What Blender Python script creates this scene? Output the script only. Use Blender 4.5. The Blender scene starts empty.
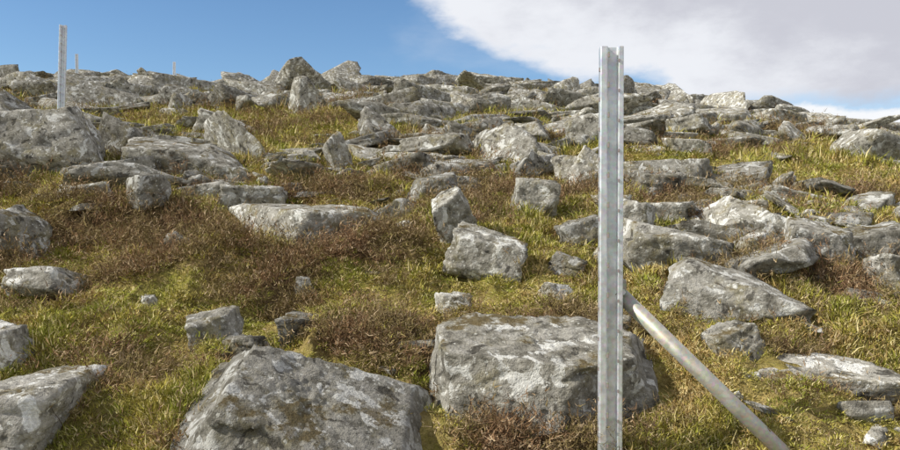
import bpy, math, numpy as np, bmesh
from mathutils import Vector
rng = np.random.default_rng(11)
scene = bpy.context.scene

# ---------------------------------------------------------------- noise
def _h(ix, iy, iz, seed):
    h = (ix.astype(np.uint32) * np.uint32(374761393) + iy.astype(np.uint32) * np.uint32(668265263)
         + iz.astype(np.uint32) * np.uint32(2246822519) + np.uint32((seed * 3266489917) & 0xffffffff))
    h = (h ^ (h >> np.uint32(13))) * np.uint32(1274126177)
    h = (h ^ (h >> np.uint32(15))) * np.uint32(2654435761)
    h = h ^ (h >> np.uint32(16))
    return (h & np.uint32(0xffffff)).astype(np.float64) / 0xffffff * 2 - 1

def vnoise(p, seed=0):
    f = np.floor(p); t = p - f; f = f.astype(np.int64)
    t = t * t * t * (t * (t * 6 - 15) + 10)
    out = 0
    for dx in (0, 1):
        wx = t[:, 0] if dx else 1 - t[:, 0]
        for dy in (0, 1):
            wy = t[:, 1] if dy else 1 - t[:, 1]
            for dz in (0, 1):
                wz = t[:, 2] if dz else 1 - t[:, 2]
                out = out + wx * wy * wz * _h(f[:, 0] + dx, f[:, 1] + dy, f[:, 2] + dz, seed)
    return out

def fbm(p, octv=4, seed=0, gain=0.5):
    a = 1.0; s = 0; n = 0
    for i in range(octv):
        s = s + a * vnoise(p * (2.03 ** i) + 17.3 * i, seed + i); n += a; a *= gain
    return s / n * 1.5

def fbm2(x, y, scale, octv=4, seed=0):
    return fbm(np.stack([x / scale, y / scale, np.zeros_like(x)], 1), octv, seed)

def sstep(a, b, v):
    t = np.clip((v - a) / (b - a), 0, 1); return t * t * (3 - 2 * t)

# ---------------------------------------------------------------- terrain
HUM = [(-1.6, 5.0, .55, .45, .22), (-2.7, 6.4, .6, .5, .20), (-.55, 5.2, .35, .35, .10), (-.40, 3.75, .32, .28, .14),
       (2.05, 4.9, .5, .4, .12), (1.75, 3.75, .3, .25, .06), (-4.8, 10.0, 1.3, 1.2, .22), (-1.9, 4.0, .5, .5, .08),
       (-.2, 6.3, .5, .5, .08), (-2.1, 3.3, .35, .3, .08)]
HEA = [(-1.35, 4.9, .62, .45), (-2.55, 6.1, .85, .5), (-.55, 5.4, .3, .3), (-.42, 3.75, .30, .24), (2.0, 4.75, .55, .35),
       (1.75, 3.55, .35, .18), (.35, 2.95, .30, .08), (-.9, 2.75, .12, .08), (.3, 3.95, .3, .15), (-3.2, 5.2, .4, .3),
       (1.3, 4.3, .2, .15), (.75, 6.9, .4, .3), (-1.2, 7.4, .6, .4), (.9, 3.9, .25, .2), (2.9, 4.2, .4, .3), (-1.9, 5.6, .5, .3),
       (-1.55, 3.55, .22, .12), (-.05, 3.3, .14, .1)]

def ground(x, y):
    x = np.atleast_1d(np.asarray(x, float)); y = np.atleast_1d(np.asarray(y, float))
    yp = np.clip(y, -50, 130)
    z = np.where(yp > 0, .245 * yp - .0008 * yp * yp, .2 * yp)
    xp = np.maximum(x, 0)
    z = z - .0074 * xp * xp / (1 + xp / 150)
    xn = np.maximum(-x - 25, 0)
    z = z - .0015 * xn * xn / (1 + xn / 80)
    d = np.hypot(x, y)
    far = sstep(8, 35, d)
    z = z + far * (.4 * fbm2(x, y, 9.0, 3, 5))
    z = z + .07 * fbm2(x, y, 1.1, 3, 21)
    n = fbm2(x, y, .45, 3, 33)
    z = z + (.125 * (1 - np.abs(n)) ** 1.5 - .075) * (1 - sstep(20, 60, d))
    for hx, hy, rx, ry, hh in HUM:
        z = z + hh * np.exp(-(((x - hx) / rx) ** 2 + ((y - hy) / ry) ** 2))
    return z

def heather_mask(x, y):
    m = sstep(.20, .55, fbm2(x, y, 1.1, 5, 71)) * .9
    near = 1 - sstep(5, 8, np.hypot(x, y))
    m = m * (1 - .5 * near)
    e = fbm2(x, y, .32, 5, 72, ) * .9
    for hx, hy, rx, ry in HEA:
        q = np.sqrt(((x - hx) / rx) ** 2 + ((y - hy) / ry) ** 2)
        m = np.maximum(m, sstep(1.3, .55, q + e))
    return m

# ---------------------------------------------------------------- helpers
def mesh_from(name, V, F, smooth=True):
    me = bpy.data.meshes.new(name)
    V = np.asarray(V, np.float32); F = np.asarray(F, np.int32)
    k = F.shape[1]
    me.vertices.add(len(V)); me.vertices.foreach_set("co", V.ravel())
    me.loops.add(F.size); me.loops.foreach_set("vertex_index", F.ravel())
    me.polygons.add(len(F)); me.polygons.foreach_set("loop_start", np.arange(0, F.size, k, dtype=np.int32))
    me.update(calc_edges=True)
    if smooth:
        me.polygons.foreach_set("use_smooth", np.ones(len(F), bool))
    me.validate()
    return me

def link(name, me, mat=None, loc=(0, 0, 0), parent=None):
    o = bpy.data.objects.new(name, me)
    o.location = loc
    scene.collection.objects.link(o)
    if mat: me.materials.append(mat)
    if parent: o.parent = parent
    return o

class NT:
    def __init__(s, nt): s.nt = nt; s.n = nt.nodes; s.l = nt.links
    def node(s, t, **kw):
        nd = s.n.new(t)
        for k, v in kw.items(): setattr(nd, k, v)
        return nd
    def con(s, a, b): s.l.new(a, b)
    def setin(s, sock, v):
        if isinstance(v, bpy.types.NodeSocket): s.con(v, sock)
        else: sock.default_value = v
    def noise(s, vec, scale, detail=5, rough=.55, dist=0):
        nd = s.node('ShaderNodeTexNoise'); s.setin(nd.inputs['Scale'], scale)
        nd.inputs['Detail'].default_value = detail; nd.inputs['Roughness'].default_value = rough
        nd.inputs['Distortion'].default_value = dist
        s.con(vec, nd.inputs['Vector']); return nd.outputs['Fac']
    def math(s, op, a, b=None, c=None):
        nd = s.node('ShaderNodeMath', operation=op)
        s.setin(nd.inputs[0], a)
        if b is not None: s.setin(nd.inputs[1], b)
        if c is not None: s.setin(nd.inputs[2], c)
        return nd.outputs[0]
    def step(s, v, a, b, lo=0, hi=1):
        nd = s.node('ShaderNodeMapRange', interpolation_type='SMOOTHSTEP')
        s.setin(nd.inputs[0], v); nd.inputs[1].default_value = a; nd.inputs[2].default_value = b
        nd.inputs[3].default_value = lo; nd.inputs[4].default_value = hi
        return nd.outputs[0]
    def mix(s, f, a, b, blend='MIX'):
        nd = s.node('ShaderNodeMix', data_type='RGBA', blend_type=blend)
        s.setin(nd.inputs[0], f)
        for i, v in ((6, a), (7, b)):
            if isinstance(v, tuple): v = (*v, 1) if len(v) == 3 else v
            s.setin(nd.inputs[i], v)
        return nd.outputs[2]

def new_mat(name, diffuse=False):
    m = bpy.data.materials.new(name); m.use_nodes = True
    t = NT(m.node_tree); t.n.clear()
    out = t.node('ShaderNodeOutputMaterial'); b = t.node('ShaderNodeBsdfDiffuse' if diffuse else 'ShaderNodeBsdfPrincipled')
    t.con(b.outputs[0], out.inputs[0])
    return m, t, b

# ---------------------------------------------------------------- materials
def rock_material():
    m, t, b = new_mat("lichened_rock", True)
    geo = t.node('ShaderNodeNewGeometry'); P = geo.outputs['Position']
    oi = t.node('ShaderNodeObjectInfo').outputs['Random']
    cmb = t.node('ShaderNodeVectorMath', operation='ADD'); t.con(P, cmb.inputs[0])
    t.con(t.math('MULTIPLY', oi, 37.0), cmb.inputs[1]); P2 = cmb.outputs[0]
    n1 = t.noise(P2, 2.6, 4, .6); n2 = t.noise(P2, 13, 6, .68); n3 = t.noise(P2, 75, 3, .7)
    c = t.mix(t.step(n1, .35, .65), (.265, .25, .205), (.41, .395, .345))
    c = t.mix(t.math('MULTIPLY', t.step(n2, .45, .66), .75), c, (.53, .51, .455))
    c = t.mix(t.math('MULTIPLY', t.step(n2, .49, .37), .75), c, (.12, .112, .09))
    n4 = t.noise(P2, 5.0, 5, .65)
    c = t.mix(t.math('MULTIPLY', t.step(n4, .5, .66), .5), c, (.33, .285, .13))
    n5 = t.noise(P2, 8.5, 6, .62, .5)
    big = t.step(n1, .40, .50)
    lich = t.math('MULTIPLY', t.step(n5, .55, .58), big)
    c = t.mix(t.math('MULTIPLY', lich, .9), c, (.80, .80, .75))
    v = t.node('ShaderNodeTexVoronoi'); v.inputs['Scale'].default_value = 30; t.con(P2, v.inputs['Vector'])
    vv = t.math('ADD', v.outputs['Distance'], t.math('MULTIPLY', n3, .45))
    c = t.mix(t.math('MULTIPLY', t.math('MULTIPLY', t.step(vv, .47, .41), t.step(n4, .40, .50)), .7), c, (.74, .74, .67))
    dk = t.math('SUBTRACT', 1.0, n5)
    c = t.mix(t.math('MULTIPLY', t.step(dk, .59, .635), .8), c, (.05, .046, .038))
    sep = t.node('ShaderNodeSeparateXYZ'); t.con(geo.outputs['Normal'], sep.inputs[0])
    up = t.step(sep.outputs[2], .6, .92)
    mo = t.math('MULTIPLY', up, t.step(t.math('ADD', n4, t.math('MULTIPLY', n3, .12)), .62, .67))
    c = t.mix(t.math('MULTIPLY', mo, .85), c, (.15, .11, .045))
    c = t.mix(t.step(n3, .35, .65, 0, .3), c, (.13, .12, .10))
    tone = t.step(oi, 0, 1, .72, 1.15)
    cc = t.node('ShaderNodeVectorMath', operation='SCALE'); t.con(c, cc.inputs[0]); t.con(tone, cc.inputs[3])
    t.con(cc.outputs[0], b.inputs['Color']); b.inputs['Roughness'].default_value = .5
    hgt = t.math('ADD', n2, t.math('MULTIPLY', n3, .35))
    bp = t.node('ShaderNodeBump'); bp.inputs['Distance'].default_value = .035; bp.inputs['Strength'].default_value = .95
    t.con(hgt, bp.inputs['Height']); t.con(bp.outputs[0], b.inputs['Normal'])
    return m

def ground_material():
    m, t, b = new_mat("moorland", True)
    P = t.node('ShaderNodeNewGeometry').outputs['Position']
    at = t.node('ShaderNodeAttribute', attribute_name='heather').outputs['Fac']
    n1 = t.noise(P, 2.2, 4, .65); n2 = t.noise(P, 9, 5, .7); n3 = t.noise(P, 45, 3, .7)
    g = t.mix(t.step(n1, .40, .60), (.23, .215, .045), (.33, .25, .09))
    g = t.mix(t.math('MULTIPLY', t.step(n2, .42, .62), .65), g, (.11, .08, .033))
    g = t.mix(t.math('MULTIPLY', t.step(n3, .4, .65), .4), g, (.40, .33, .14))
    h = t.mix(t.step(n2, .35, .65), (.08, .055, .03), (.17, .12, .06))
    c = t.mix(at, g, h)
    t.con(c, b.inputs['Color'])
    bp = t.node('ShaderNodeBump'); bp.inputs['Distance'].default_value = .08; bp.inputs['Strength'].default_value = 1
    t.con(n2, bp.inputs['Height']); t.con(bp.outputs[0], b.inputs['Normal'])
    return m

def veg_material(name, cols, nscale=1.1):
    m, t, b = new_mat(name, True)
    P = t.node('ShaderNodeNewGeometry').outputs['Position']
    oi = t.node('ShaderNodeObjectInfo').outputs['Random']
    at = t.node('ShaderNodeAttribute', attribute_name='tint').outputs['Fac']
    n = t.noise(P, nscale, 3, .65)
    n = t.math('ADD', n, t.math('MULTIPLY', t.math('SUBTRACT', oi, .5), .18))
    c = t.mix(t.step(n, .42, .52), cols[0], cols[1])
    if len(cols) > 4: c = t.mix(t.step(n, .54, .61), c, cols[4])
    c = t.mix(t.step(at, .70, .92), c, cols[2])
    c = t.mix(t.step(at, .30, .08), c, cols[3])
    t.con(c, b.inputs['Color'])
    return m

def steel_material(name, base, rough=.42, metal=.75):
    m, t, b = new_mat(name)
    P = t.node('ShaderNodeTexCoord').outputs['Object']
    n = t.noise(P, 28, 4, .6); n2 = t.noise(P, 6, 5, .65)
    v = t.node('ShaderNodeTexVoronoi'); v.inputs['Scale'].default_value = 90; t.con(P, v.inputs['Vector'])
    c = t.mix(t.step(n, .35, .65), tuple(x * .80 for x in base), base)
    c = t.mix(t.math('MULTIPLY', t.step(n2, .48, .62), .5), c, tuple(x * .68 for x in base))
    c = t.mix(.2, c, v.outputs['Color'], 'SOFT_LIGHT')
    t.con(c, b.inputs['Base Color']); b.inputs['Metallic'].default_value = metal
    t.con(t.step(n, .3, .7, rough - .06, rough + .12), b.inputs['Roughness'])
    bp = t.node('ShaderNodeBump'); bp.inputs['Distance'].default_value = .001; bp.inputs['Strength'].default_value = .4
    t.con(n, bp.inputs['Height']); t.con(bp.outputs[0], b.inputs['Normal'])
    return m

M_rock = rock_material(); M_ground = ground_material()
M_grass = veg_material("moor_grass", [(.28, .30, .05), (.43, .38, .08), (.66, .57, .29), (.15, .13, .04), (.48, .34, .14)], 2.6)
M_heather = veg_material("heather_twigs", [(.27, .165, .09), (.25, .195, .085), (.46, .35, .22), (.105, .07, .042)], 2.5)
M_steel = steel_material("galvanised_steel", (.74, .765, .79), .36, .55)
M_steel2 = steel_material("weathered_galvanised_steel", (.44, .42, .36), .45, .4)

# ---------------------------------------------------------------- ground sheet
def build_ground():
    th = np.concatenate([np.linspace(-46, 46, 680, endpoint=False), np.linspace(46, 314, 110, endpoint=False)]) * math.pi / 180
    r = np.exp(np.linspace(math.log(.5), math.log(450), 560))
    T, R = np.meshgrid(th, r)
    X = (np.sin(T) * R).ravel(); Y = (np.cos(T) * R).ravel()
    Z = ground(X, Y)
    nt = len(th); nr = len(r)
    i = np.arange(nr - 1)[:, None] * nt; j = np.arange(nt)[None, :]; j2 = (j + 1) % nt
    F = np.stack([i + j, i + nt + j, i + nt + j2, i + j2], -1).reshape(-1, 4)
    me = mesh_from("hillside", np.stack([X, Y, Z], 1), F)
    a = me.attributes.new("heather", 'FLOAT', 'POINT'); a.data.foreach_set("value", heather_mask(X, Y).astype(np.float32))
    return link("ground", me, M_ground)
build_ground()

# ---------------------------------------------------------------- rocks
_ico = {}
def ico(n):
    if n not in _ico:
        bm = bmesh.new(); bmesh.ops.create_icosphere(bm, subdivisions=n, radius=1)
        bm.verts.ensure_lookup_table()
        V = np.array([v.co[:] for v in bm.verts]); F = np.array([[v.index for v in f.verts] for f in bm.faces]); bm.free()
        V /= np.linalg.norm(V, axis=1)[:, None]
        _ico[n] = (V, F)
    return _ico[n]

def nrm(v): v = np.asarray(v, float); return v / np.linalg.norm(v)

def rock_planes(g, cuts=6, tiltv=.26):
    pl = []
    for ax in range(3):
        for s in (-1, 1):
            n = np.zeros(3); n[ax] = s
            n = nrm(n + g.normal(0, tiltv, 3) * (1 if ax < 2 else .5)); pl.append((n, g.uniform(.80, 1.0)))
    for _ in range(cuts):
        n = nrm(g.normal(0, 1, 3) * np.array([1, 1, .7])); pl.append((n, g.uniform(.92, 1.3)))
    return pl

def rock_shape(planes, dims, sub, seed, p=110, rough=1.0, groove=1.0):
    D, F = ico(sub)
    g = np.random.default_rng(seed + 999)
    N = np.array([q[0] for q in planes]); dd = np.array([q[1] for q in planes])
    W = D + .04 * rough * np.stack([fbm(D * 2.4 + 5 * i + seed, 3, seed + i) for i in range(3)], 1)
    Q = np.maximum(W @ N.T, 1e-3) / dd
    mx = Q.max(1)
    inv = ((Q / mx[:, None]) ** p).sum(1) ** (1 / p) * mx
    r = 1 / inv
    off = seed * 3.71
    r = r * (1 + .02 * rough * fbm(D * 1.6 + off, 3, seed))
    V = D * r[:, None] * (np.array(dims) / 2)
    s = max(dims)
    nb = .05 * fbm(V / (s * .25) + off, 3, seed + 4) * s
    for k_, ax in enumerate((nrm([g.normal(0, .15), g.normal(0, .15), 1]), nrm([1, g.normal(0, .6), g.normal(0, .3)]))):
        q = (V @ ax + nb) / (s * g.uniform(.16, .34)) + g.uniform(0, 1)
        fr = np.abs((q % 1) - .5)
        lay = np.floor(q).astype(np.int64)
        msk = sstep(-.1, .35, fbm(V / (s * .4) + off + 9 * k_, 2, seed + 31 + k_))
        V = V - D * (.024 * s * rough * sstep(.06, .0, fr) * msk * (groove if k_ else 1))[:, None]
        if k_ == 0:
            f = 1 + .06 * rough * _h(lay, lay * 0, lay * 0, seed)
            V = V * np.stack([f, f, 1 + (f - 1) * .1], 1)
    V = V + D * (.010 * s * rough * fbm(V / (s * .13) + off, 4, seed + 3, .6))[:, None]
    if sub >= 5:
        V = V + D * (.006 * fbm(V / .03 + off, 3, seed + 15))[:, None]
        fl = fbm(V / .16 + off, 3, seed + 41)
        V = V - D * (.010 * sstep(.18, .24, fl))[:, None]
    return V, F

def rotm(rx, ry, rz):
    cx, sx, cy, sy, cz, sz = math.cos(rx), math.sin(rx), math.cos(ry), math.sin(ry), math.cos(rz), math.sin(rz)
    X = np.array([[1, 0, 0], [0, cx, -sx], [0, sx, cx]]); Y = np.array([[cy, 0, sy], [0, 1, 0], [-sy, 0, cy]])
    Z = np.array([[cz, -sz, 0], [sz, cz, 0], [0, 0, 1]])
    return Z @ Y @ X

FOOT = []
def boulder(x, y, w, h, dep=None, yaw=0, pitch=0, roll=0, sub=5, seed=1, planes=None, sink=.22, cuts=7, p=110, name="boulder", rough=1.0, foot=1.0, groove=1.0):
    g = np.random.default_rng(seed)
    dep = dep or w * .8
    H = h / (1 - sink)
    pl = planes or rock_planes(g, cuts)
    V, F = rock_shape(pl, (w * 1.04, dep, H), sub, seed, p, rough, groove)
    V = V @ rotm(math.radians(pitch), math.radians(roll), math.radians(yaw)).T
    ex = V.max(0) - V.min(0)
    V[:, 0] *= w / ex[0]; V[:, 2] *= H / ex[2]
    V[:, 0] -= (V[:, 0].max() + V[:, 0].min()) / 2
    cy = y + dep * .4
    gz = float(ground(x, y)[0])
    zc = gz - sink * H - V[:, 2].min()
    me = mesh_from(name, V, F)
    o = link(name, me, M_rock, (x, cy, zc))
    FOOT.append((x, cy, w / 2 * foot, dep / 2 * foot))
    return o

P = lambda *a: [(nrm(q[:3]), q[3]) for q in a]
blk = P((.05, -.30, 1, .60), (-.45, -1, .05, .78), (-1, -.1, .05, .95), (1, -.35, .25, .97), (0, 1, .2, .9), (0, 0, -1, 1),
        (.5, .1, 1, 1.0), (.55, -1, -.1, .86), (-.8, .9, .2, 1.1), (-.3, -1, -.9, 1.05), (-.6, -.6, .9, 1.02), (.9, -.9, .9, 1.08))
boulder(.49, 2.98, 1.25, .44, .85, yaw=3, sub=6, seed=15, planes=blk, p=140, sink=.15, rough=.75, foot=.9, groove=.15)
frt = P((.60, -.50, 1, .40), (-.85, -.30, .62, .74), (-1, -.2, .1, .95), (1, -.2, .35, .98), (.15, -1, .25, .85), (0, 1, .3, .9), (0, 0, -1, 1),
        (.1, .8, 1, .70), (.8, -.9, .5, .92), (-.8, -.9, .2, .98))
boulder(-.50, 2.58, 1.20, .52, .82, yaw=-4, sub=6, seed=18, planes=frt, p=120, sink=.10, rough=.75, groove=.15)

HERO = [  # x, y, w, h, dep, yaw, pitch, roll, seed
    (-1.70, 2.72, .56, .25, .5, 10, 5, -6, 21), (-2.04, 3.4, .26, .17, .3, 0, 0, 0, 22),
    (-1.17, 3.75, .27, .17, .22, 20, 8, -8, 23), (-.98, 3.62, .25, .14, .2, -15, 0, 6, 24), (-.72, 3.95, .27, .13, .25, 0, 0, 5, 25),
    (-1.10, 5.50, 1.32, .34, .7, 5, 8, 3, 26), (.05, 5.45, .37, .40, .3, 15, 12, -30, 27), (.22, 4.85, .54, .35, .42, -12, 10, 14, 28),
    (-1.75, 6.8, .60, .30, .4, 10, 8, 0, 29), (-2.9, 8.3, 1.6, .55, .9, -4, 10, 5, 30), (-4.45, 8.1, 1.5, .85, 1.1, 10, 4, -8, 31),
    (-3.02, 5.25, .42, .36, .4, 0, 0, 10, 32), (-1.32, 9.1, .36, .48, .28, 20, 5, -36, 33), (-.18, 7.1, .55, .32, .4, 0, 8, -12, 34),
    (.05, 7.6, .56, .30, .4, 12, 0, 8, 35), (.70, 6.35, .40, .32, .3, 0, 8, 10, 36), (.96, 5.7, .38, .26, .3, 12, 0, -10, 37),
    (.85, 8.2, .36, .36, .2, 25, 0, 38, 38), (1.36, 7.8, .42, .46, .3, 0, 0, 42, 39), (1.39, 5.65, .34, .30, .3, 0, 5, 0, 40),
    (1.41, 4.8, .68, .36, .5, 8, 12, 12, 41), (2.30, 5.8, .80, .42, .5, -8, 10, 26, 42), (1.45, 3.95, .74, .31, .42, -10, 10, 18, 43),
    (1.30, 3.5, .27, .17, .25, 10, 0, -22, 44), (1.60, 3.22, .80, .14, .35, 4, 5, 2, 45), (2.42, 4.95, .54, .34, .45, 0, 8, 10, 46),
    (2.70, 4.55, .42, .28, .4, 20, 0, 10, 47), (2.98, 5.4, .95, .38, .6, 0, 5, -8, 48), (1.82, 4.1, .17, .14, .15, 0, 0, 0, 49),
    (1.93, 7.15, .46, .30, .4, 0, 5, 5, 50), (-4.0, 9.3, .80, .60, .5, -10, 0, 32, 51), (-3.5, 12, 1.1, .50, .7, 10, 6, 20, 52),
    (-3.0, 16, .8, .8, .5, 10, 0, -25, 53), (-6.9, 20, 1.5, .7, 1, 0, 0, 15, 54), (-10, 20, 1.4, .7, 1, 10, 0, -12, 55),
    (6.1, 10.8, 1.1, .6, 1, 10, 5, 20, 57), (3.3, 10.5, .75, .36, .6, -5, 5, 8, 58), (4.6, 30, 1.3, 1.1, .9, 10, 0, -20, 59),
    (-.85, 4.6, .16, .10, .14, 0, 0, 0, 60), (-1.7, 4.35, .14, .09, .12, 0, 0, 0, 61), (.02, 4.3, .22, .10, .2, 0, 0, 0, 62),
    (.62, 4.35, .25, .10, .2, 10, 0, 0, 63), (-2.3, 7.3, .6, .2, .4, 10, 5, -5, 64), (.75, 4.9, .28, .16, .2, 0, 0, 14, 65),
    (-5.9, 13, 1.3, .55, .8, -8, 0, 12, 66), (.5, 12, .9, .4, .6, 5, 8, -10, 67), (11.3, 36, 2.1, 1.0, 1.5, 5, 0, -6, 68),
]
for (x, y, w, h, dep, yaw, pt, rl, sd) in HERO:
    boulder(x, y, w, h, dep, yaw, pt, rl, sub=5 if y < 9 else 4, seed=sd)

# ---------------------------------------------------------------- instancing
def instancer(name, pts, rot, scl, idx, coll, mat):
    me = bpy.data.meshes.new(name)
    me.vertices.add(len(pts)); me.vertices.foreach_set("co", np.asarray(pts, np.float32).ravel())
    for nm, arr in (("rot", rot), ("scl", scl)):
        a = me.attributes.new(nm, 'FLOAT_VECTOR', 'POINT'); a.data.foreach_set("vector", np.asarray(arr, np.float32).ravel())
    a = me.attributes.new("idx", 'INT', 'POINT'); a.data.foreach_set("value", np.asarray(idx, np.int32))
    me.update()
    o = link(name, me)
    ng = bpy.data.node_groups.new(name + "_scatter", 'GeometryNodeTree')
    ng.interface.new_socket("Geometry", in_out='INPUT', socket_type='NodeSocketGeometry')
    ng.interface.new_socket("Geometry", in_out='OUTPUT', socket_type='NodeSocketGeometry')
    N = ng.nodes; L = ng.links
    gi = N.new('NodeGroupInput'); go = N.new('NodeGroupOutput')
    ci = N.new('GeometryNodeCollectionInfo'); ci.inputs['Collection'].default_value = coll
    ci.inputs['Separate Children'].default_value = True; ci.inputs['Reset Children'].default_value = True
    iop = N.new('GeometryNodeInstanceOnPoints'); iop.inputs['Pick Instance'].default_value = True
    def na(nm, tp):
        n = N.new('GeometryNodeInputNamedAttribute'); n.data_type = tp; n.inputs['Name'].default_value = nm
        return n.outputs[0]
    L.new(gi.outputs[0], iop.inputs['Points']); L.new(ci.outputs[0], iop.inputs['Instance'])
    L.new(na("idx", 'INT'), iop.inputs['Instance Index'])
    L.new(na("rot", 'FLOAT_VECTOR'), iop.inputs['Rotation'])
    L.new(na("scl", 'FLOAT_VECTOR'), iop.inputs['Scale'])
    L.new(iop.outputs[0], go.inputs[0])
    md = o.modifiers.new("scatter", 'NODES'); md.node_group = ng
    return o

def proto_coll(name): return bpy.data.collections.new(name)

C_rock = proto_coll("boulder_shapes")
NR = 36
for i in range(NR):
    g = np.random.default_rng(500 + i)
    asp = (2.0, g.uniform(.9, 1.8), g.uniform(.3, .95))
    V, F = rock_shape(rock_planes(g, 5), asp, 4, 500 + i, 110)
    me = mesh_from("boulder_shape", V, F); me.materials.append(M_rock)
    C_rock.objects.link(bpy.data.objects.new("boulder_shape", me))

def scatter_rocks():
    cell = {}
    out = []
    def ok(x, y, r):
        for fx, fy, rx, ry in FOOT:
            if ((x - fx) / (rx + r * .8)) ** 2 + ((y - fy) / (ry + r * .8)) ** 2 < 1: return False
        k = (int(x // 2), int(y // 2))
        for a in (-1, 0, 1):
            for b in (-1, 0, 1):
                for (px, py, pr) in cell.get((k[0] + a, k[1] + b), ()):
                    if math.hypot(px - x, py - y) < (pr + r) * .60: return False
        cell.setdefault(k, []).append((x, y, r))
        return True
    N = 36000
    th = rng.uniform(-48, 48, N) * math.pi / 180
    d = np.exp(rng.uniform(math.log(3.2), math.log(80), N))
    xs = np.sin(th) * d; ys = np.cos(th) * d
    cl = fbm2(xs, ys, 2.4, 4, 91)
    order = []
    for i in range(N):
        D = d[i]; x = xs[i]; y = ys[i]
        if D < 5: dens = .03; s = rng.uniform(.03, .10)
        elif D < 8: dens = .13 if x < 0 else .40; s = .055 * math.exp(rng.normal(.5, .6))
        elif D < 13: dens = .5; s = .12 * math.exp(rng.normal(.4, .65))
        elif D < 25: dens = .7; s = .20 * math.exp(rng.normal(.3, .65))
        else: dens = .85; s = .28 * math.exp(rng.normal(.25, .6))
        dens *= np.clip(.60 + cl[i] * 2.2, .02, 1)
        if rng.random() > dens: continue
        s = min(s, .03 * D + .16, 1.15)
        order.append((s, x, y))
    order.sort(key=lambda q: -q[0])
    for s, x, y in order:
        if ok(x, y, s): out.append((x, y, s))
    A = np.array(out)
    n = len(A)
    z = ground(A[:, 0], A[:, 1])
    S = A[:, 2]; dd = np.hypot(A[:, 0], A[:, 1])
    tilt = np.where(rng.random(n) < np.where(dd > 22, .12, .24), 28, 8)
    rx = np.radians(rng.normal(0, 1, n) * tilt); ry = np.radians(rng.normal(0, 1, n) * tilt)
    rz = rng.uniform(0, 2 * math.pi, n)
    rot = np.stack([rx + .12, ry, rz], 1)
    sc = np.stack([S, S, S * rng.uniform(.5, 1.05, n)], 1)
    pts = np.stack([A[:, 0], A[:, 1], z + S * .14], 1)
    print("rocks", n)
    instancer("boulder_field", pts, rot, sc, rng.integers(0, NR, n), C_rock, M_rock)
scatter_rocks()

# ---------------------------------------------------------------- vegetation prototypes
def ribbons(curves, widths, tints):
    n, k, _ = curves.shape
    ang = rng.uniform(0, 2 * math.pi, n)
    side = np.stack([np.cos(ang), np.sin(ang), np.zeros(n)], 1)[:, None, :]
    taper = np.linspace(1, .25, k)[None, :, None]
    off = side * widths[:, None, None] * taper / 2
    V = np.stack([curves - off, curves + off], 2).reshape(-1, 3)
    base = (np.arange(n) * k * 2)[:, None] + (np.arange(k - 1) * 2)[None, :]
    F = np.stack([base, base + 1, base + 3, base + 2], -1).reshape(-1, 4)
    return V, F, np.repeat(tints, k * 2)

C_gr = proto_coll("grass_tufts")
for i in range(8):
    n = 44
    a = rng.uniform(0, 2 * math.pi, n); rr = .05 * np.sqrt(rng.random(n))
    L = rng.uniform(.006, .022, n) * (1 if i < 7 else 2.0)
    lean = rng.uniform(.2, 1.6, n); la = a + rng.normal(0, .9, n)
    ts = np.linspace(0, 1, 3)[None, :]
    bx = (rr * np.cos(a))[:, None] + (L * lean * np.cos(la))[:, None] * ts ** 1.6
    by = (rr * np.sin(a))[:, None] + (L * lean * np.sin(la))[:, None] * ts ** 1.6
    bz = L[:, None] * (ts - .28 * lean[:, None] * ts ** 2) - .004 + (.02 * (1 - (rr / .05) ** 2))[:, None]
    V, F, T = ribbons(np.stack([bx, by, bz], 2), rng.uniform(.0035, .0065, n), rng.random(n))
    me = mesh_from("grass_tuft", V, F); at = me.attributes.new("tint", 'FLOAT', 'POINT'); at.data.foreach_set("value", T.astype(np.float32))
    me.materials.append(M_grass); C_gr.objects.link(bpy.data.objects.new("grass_tuft", me))

C_he = proto_coll("heather_bushes")
for i in range(6):
    n = 32
    a = rng.uniform(0, 2 * math.pi, n); rr = .05 * np.sqrt(rng.random(n))
    L = rng.uniform(.06, .16, n); lean = rng.uniform(.1, 1.3, n)
    k = 5; ts = np.linspace(0, 1, k)[None, :]
    wob = np.cumsum(rng.normal(0, .008, (n, k, 3)), 1)
    C = np.stack([(rr * np.cos(a))[:, None] + (L * lean * np.cos(a))[:, None] * ts, (rr * np.sin(a))[:, None] + (L * lean * np.sin(a))[:, None] * ts,
                  L[:, None] * (ts - .25 * lean[:, None] * ts ** 2) - .02], 2) + wob
    m = n * 5
    si = rng.integers(0, n, m); sk = rng.integers(2, k, m)
    st = C[si, sk]; dr = rng.normal(0, 1, (m, 3)); dr[:, 2] = np.abs(dr[:, 2]) + .1; dr /= np.linalg.norm(dr, axis=1)[:, None]
    tl = rng.uniform(.012, .04, m)
    C2 = st[:, None, :] + dr[:, None, :] * (tl[:, None] * np.linspace(0, 1, 3)[None, :])[:, :, None]
    C2 = C2 + np.cumsum(rng.normal(0, .003, C2.shape), 1)
    V1, F1, T1 = ribbons(C, rng.uniform(.002, .0035, n), rng.random(n) * .6)
    V2, F2, T2 = ribbons(C2, rng.uniform(.003, .007, m), rng.random(m))
    V = np.concatenate([V1, V2]); F = np.concatenate([F1, F2 + len(V1)]); T = np.concatenate([T1, T2])
    me = mesh_from("heather_bush", V, F); at = me.attributes.new("tint", 'FLOAT', 'POINT'); at.data.foreach_set("value", T.astype(np.float32))
    me.materials.append(M_heather); C_he.objects.link(bpy.data.objects.new("heather_bush", me))

def inside_rock(x, y, k=.85):
    m = np.zeros(len(x), bool)
    for fx, fy, rx, ry in FOOT:
        m |= (((x - fx) / (rx * k)) ** 2 + ((y - fy) / (ry * k)) ** 2) < 1
    return m

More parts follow.
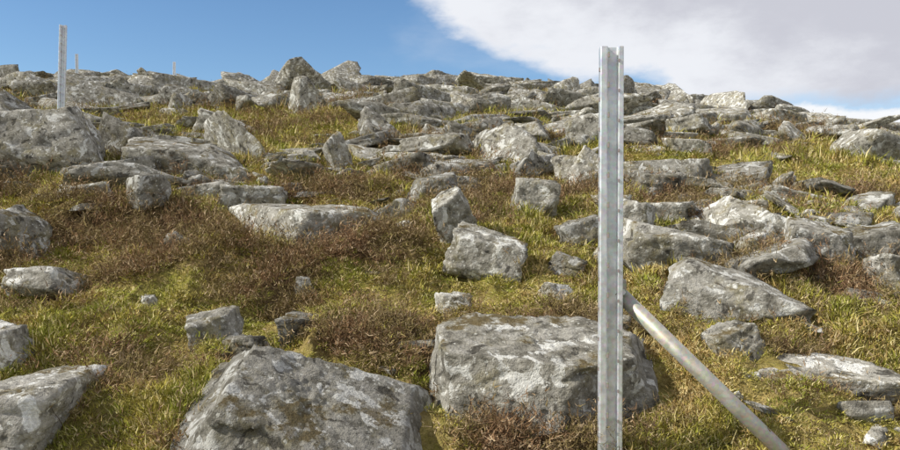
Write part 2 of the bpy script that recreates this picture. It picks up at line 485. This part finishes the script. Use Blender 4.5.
def veg_points(N, r0, r1, span=43):
    th = rng.uniform(-span, span, N) * math.pi / 180
    d = np.exp(rng.uniform(math.log(r0), math.log(r1), N))
    x = np.sin(th) * d; y = np.cos(th) * d
    k = ~inside_rock(x, y, .85)
    return x[k], y[k], d[k]

x, y, d = veg_points(98000, 2.1, 50)
hm = heather_mask(x, y)
bare = sstep(.2, .5, fbm2(x, y, .33, 4, 301)) * .65
k = (rng.random(len(x)) > hm * .8) & (rng.random(len(x)) > bare)
x, y, d = x[k], y[k], d[k]; n = len(x)
s = np.clip(d / 3.8, .85, 6) ** .85 * rng.uniform(.6, 1.35, n)
len_n = np.clip(1 + 1.0 * fbm2(x, y, .5, 3, 55), .35, 1.8)
pts = np.stack([x, y, ground(x, y)], 1)
instancer("grass", pts, np.stack([rng.normal(0, .25, n), rng.normal(0, .25, n), rng.uniform(0, 6.28, n)], 1),
          np.stack([s, s, s * len_n], 1), rng.integers(0, 8, n), C_gr, M_grass)

x, y, d = veg_points(72000, 2.4, 50)
hm = heather_mask(x, y); k = rng.random(len(x)) < (hm * np.clip(.24 + d / 30, 0, .45) + .018)
x, y, d = x[k], y[k], d[k]; n = len(x)
s = np.clip(d / 5, .8, 4) ** .6 * rng.uniform(.5, 1.3, n)
pts = np.stack([x, y, ground(x, y)], 1)
instancer("heather", pts, np.stack([rng.normal(0, .3, n), rng.normal(0, .3, n), rng.uniform(0, 6.28, n)], 1),
          np.stack([s, s, s * rng.uniform(.6, 1.25, n)], 1), rng.integers(0, 6, n), C_he, M_heather)
print("veg", n)

# ---------------------------------------------------------------- posts
def sheet_extrude(name, prof, z0, z1, th, mat, parent, loc=(0, 0, 0)):
    P_ = np.array(prof, float); n = len(P_)
    tang = np.gradient(P_, axis=0); tang /= np.linalg.norm(tang, axis=1)[:, None]
    nor = np.stack([-tang[:, 1], tang[:, 0]], 1) * th
    ring = np.concatenate([P_, (P_ + nor)[::-1]])
    m = len(ring)
    V = np.concatenate([np.c_[ring, np.full(m, z0)], np.c_[ring, np.full(m, z1)]])
    bm = bmesh.new(); vs = [bm.verts.new(v) for v in V]
    for i in range(m): bm.faces.new((vs[i], vs[(i + 1) % m], vs[m + (i + 1) % m], vs[m + i]))
    for i in range(n - 1):
        a, b_ = i, i + 1; c, dd = m - 1 - (i + 1), m - 1 - i
        bm.faces.new((vs[a + m], vs[b_ + m], vs[c + m], vs[dd + m])); bm.faces.new((vs[dd], vs[c], vs[b_], vs[a]))
    bmesh.ops.recalc_face_normals(bm, faces=bm.faces)
    me = bpy.data.meshes.new(name); bm.to_mesh(me); bm.free()
    o = link(name, me, mat, loc, parent); return o

def box_part(name, c, dim, mat, parent, bev=.0012, rot=(0, 0, 0)):
    bm = bmesh.new(); bmesh.ops.create_cube(bm, size=1)
    for v in bm.verts: v.co = (v.co.x * dim[0], v.co.y * dim[1], v.co.z * dim[2])
    bmesh.ops.bevel(bm, geom=bm.edges[:], offset=bev, segments=2, affect='EDGES')
    me = bpy.data.meshes.new(name); bm.to_mesh(me); bm.free()
    o = link(name, me, mat, c, parent); o.rotation_euler = rot; return o

def cyl_part(name, p0, p1, r, mat, parent, seg=32, hollow=True):
    p0, p1 = Vector(p0), Vector(p1); ax = (p1 - p0); L = ax.length
    bm = bmesh.new()
    rings = []
    for (rad, z) in ((r, 0), (r, L), (r * .88, L), (r * .88, L - .05 if hollow else L)):
        rings.append([bm.verts.new((rad * math.cos(2 * math.pi * i / seg), rad * math.sin(2 * math.pi * i / seg), z)) for i in range(seg)])
    if not hollow:
        rings = rings[:2]
    for a, b_ in zip(rings[:-1], rings[1:]):
        for i in range(seg): bm.faces.new((a[i], a[(i + 1) % seg], b_[(i + 1) % seg], b_[i]))
    bm.faces.new(rings[-1]); bm.faces.new(rings[0][::-1])
    bmesh.ops.delete(bm, geom=[v for v in bm.verts if not v.link_faces], context='VERTS')
    for f in bm.faces: f.smooth = len(f.verts) == 4
    me = bpy.data.meshes.new(name); bm.to_mesh(me); bm.free()
    o = link(name, me, mat, p0, parent); o.rotation_mode = 'QUATERNION'; o.rotation_quaternion = ax.to_track_quat('Z', 'Y'); return o

def steel_post(x, y, height, lean=(0, 0), yaw=0, detail=True, k=1.0):
    e = bpy.data.objects.new("steel_fence_post", None); scene.collection.objects.link(e)
    e.location = (x, y, float(ground(x, y)[0])); e.rotation_euler = (math.radians(lean[0]), math.radians(lean[1]), math.radians(yaw))
    pr = [(-.041, .050), (-.041, .004), (-.037, 0), (-.019, 0), (-.015, .004), (-.015, .018), (-.011, .022), (.018, .022), (.022, .018),
          (.022, .006), (.025, .002), (.037, .002), (.040, .006), (.040, .050)]
    pr = [(a * k, b * k) for a, b in pr]
    sheet_extrude("rolled_section", pr, -.25, height, .003, M_steel, e)
    if detail:
        nb = int(height / .105)
        for i in range(nb):
            z = height - .03 - i * .105
            box_part("wire_notch_tab", (-.0125, -.0015, z), (.007, .006, .020), M_steel2, e)
            box_part("wire_slot_lug", (.0235, .0, z - .02), (.005, .006, .012), M_steel2, e)
            box_part("edge_lug", (-.0425, .012, z - .05), (.005, .012, .014), M_steel2, e)
    return e

gz = float(ground(.562, 2.72)[0])
post = steel_post(.562, 2.72, 2.125 - gz, (0, 0.2), yaw=-4)
zt = 1.265 - gz
cyl_part("brace_tube", (.025, .045, zt), (.95, .02, zt - .90), .027, M_steel2, post)
box_part("brace_bracket", (.040, .046, zt), (.030, .045, .085), M_steel2, post, .003)
cyl_part("brace_bolt", (.040, .010, zt), (.040, .018, zt), .011, M_steel, post, 6, False)

gz = float(ground(-4.98, 9.95)[0])
steel_post(-4.98, 9.95, 4.06 - gz, (0, 1.2), yaw=14, k=1.05)
gz = float(ground(-15.8, 33)[0])
steel_post(-15.8, 33, 8.75 - gz, (0, -1), yaw=10, detail=False, k=1.4)
gz = float(ground(-14.9, 42)[0])
steel_post(-14.9, 42, 10.3 - gz, (0, 1), detail=False, k=1.6)

# ---------------------------------------------------------------- world
sun_az = np.array([-.90, -.26]); sun_az = sun_az / np.linalg.norm(sun_az); elev = math.radians(37)
w = bpy.data.worlds.new("World"); scene.world = w; w.use_nodes = True
t = NT(w.node_tree); t.n.clear()
out = t.node('ShaderNodeOutputWorld')
sky = t.node('ShaderNodeTexSky', sky_type='NISHITA'); sky.sun_disc = False; sky.sun_elevation = elev
sky.sun_rotation = math.atan2(sun_az[0], sun_az[1]); sky.altitude = 300; sky.air_density = 1.0; sky.dust_density = .3; sky.ozone_density = 3.0
bg = t.node('ShaderNodeBackground'); bg.inputs[1].default_value = .14
hs = t.node('ShaderNodeHueSaturation'); hs.inputs['Saturation'].default_value = 1.12; t.con(sky.outputs[0], hs.inputs['Color']); t.con(hs.outputs[0], bg.inputs[0])
D = t.node('ShaderNodeTexCoord').outputs['Generated']
dot = t.node('ShaderNodeVectorMath', operation='DOT_PRODUCT'); t.con(D, dot.inputs[0]); dot.inputs[1].default_value = (.414, -.242, .877)
s = dot.outputs['Value']
st = t.node('ShaderNodeVectorMath', operation='MULTIPLY'); t.con(D, st.inputs[0]); st.inputs[1].default_value = (1, 1, 2.0)
n1 = t.noise(st.outputs[0], 3.2, 9, .55, .2); n2 = t.noise(st.outputs[0], 9, 8, .6)
sp = t.node('ShaderNodeSeparateXYZ'); t.con(D, sp.inputs[0])
nn = t.math('SUBTRACT', n1, .5)
arg = t.math('ADD', s, t.math('MULTIPLY', nn, .16))
arg = t.math('ADD', arg, t.math('MULTIPLY', t.math('SUBTRACT', n2, .5), .05))
m1 = t.step(arg, -.008, .022)
low = t.math('ADD', sp.outputs[2], t.math('MULTIPLY', t.math('SUBTRACT', n2, .5), .06))
m1 = t.math('MULTIPLY', m1, t.step(low, .125, .160))
cz = t.math('ADD', sp.outputs[2], t.math('MULTIPLY', t.math('SUBTRACT', n2, .5), .07))
m2 = t.math('MULTIPLY', t.step(cz, .145, .130), t.step(t.math('ADD', sp.outputs[0], t.math('MULTIPLY', nn, .3)), .36, .42))
m3 = t.math('MULTIPLY', t.step(n1, .58, .74), .2)
cm = t.math('MAXIMUM', t.math('MAXIMUM', m1, m2), m3)
thick = t.step(t.math('ADD', arg, t.math('MULTIPLY', t.math('SUBTRACT', n2, .5), .2)), .02, .16)
cc = t.mix(thick, (.86, .88, .93), (.60, .61, .68))
cc = t.mix(m2, cc, (.94, .96, .99))
bc = t.node('ShaderNodeBackground'); t.con(cc, bc.inputs[0]); bc.inputs[1].default_value = 1.0
mx = t.node('ShaderNodeMixShader'); t.con(cm, mx.inputs[0]); t.con(bg.outputs[0], mx.inputs[1]); t.con(bc.outputs[0], mx.inputs[2])
t.con(mx.outputs[0], out.inputs[0])

sl = bpy.data.lights.new("sun", 'SUN'); sl.energy = 5.0; sl.angle = math.radians(.5); sl.color = (1, .945, .85)
so = bpy.data.objects.new("sun", sl); scene.collection.objects.link(so)
dirv = Vector((sun_az[0] * math.cos(elev), sun_az[1] * math.cos(elev), math.sin(elev)))
so.rotation_euler = dirv.to_track_quat('Z', 'Y').to_euler(); so.location = (-10, -5, 20)

# ---------------------------------------------------------------- camera
cam = bpy.data.cameras.new("camera"); co = bpy.data.objects.new("camera", cam); scene.collection.objects.link(co)
cam.sensor_width = 36; cam.lens = 36 * 779 / 900; cam.clip_end = 2000; cam.clip_start = .05
co.location = (0, 0, 1.5); co.rotation_euler = (math.radians(90), 0, 0)
scene.camera = co
scene.view_settings.view_transform = 'Standard'; scene.view_settings.look = 'None'; scene.view_settings.exposure = 0
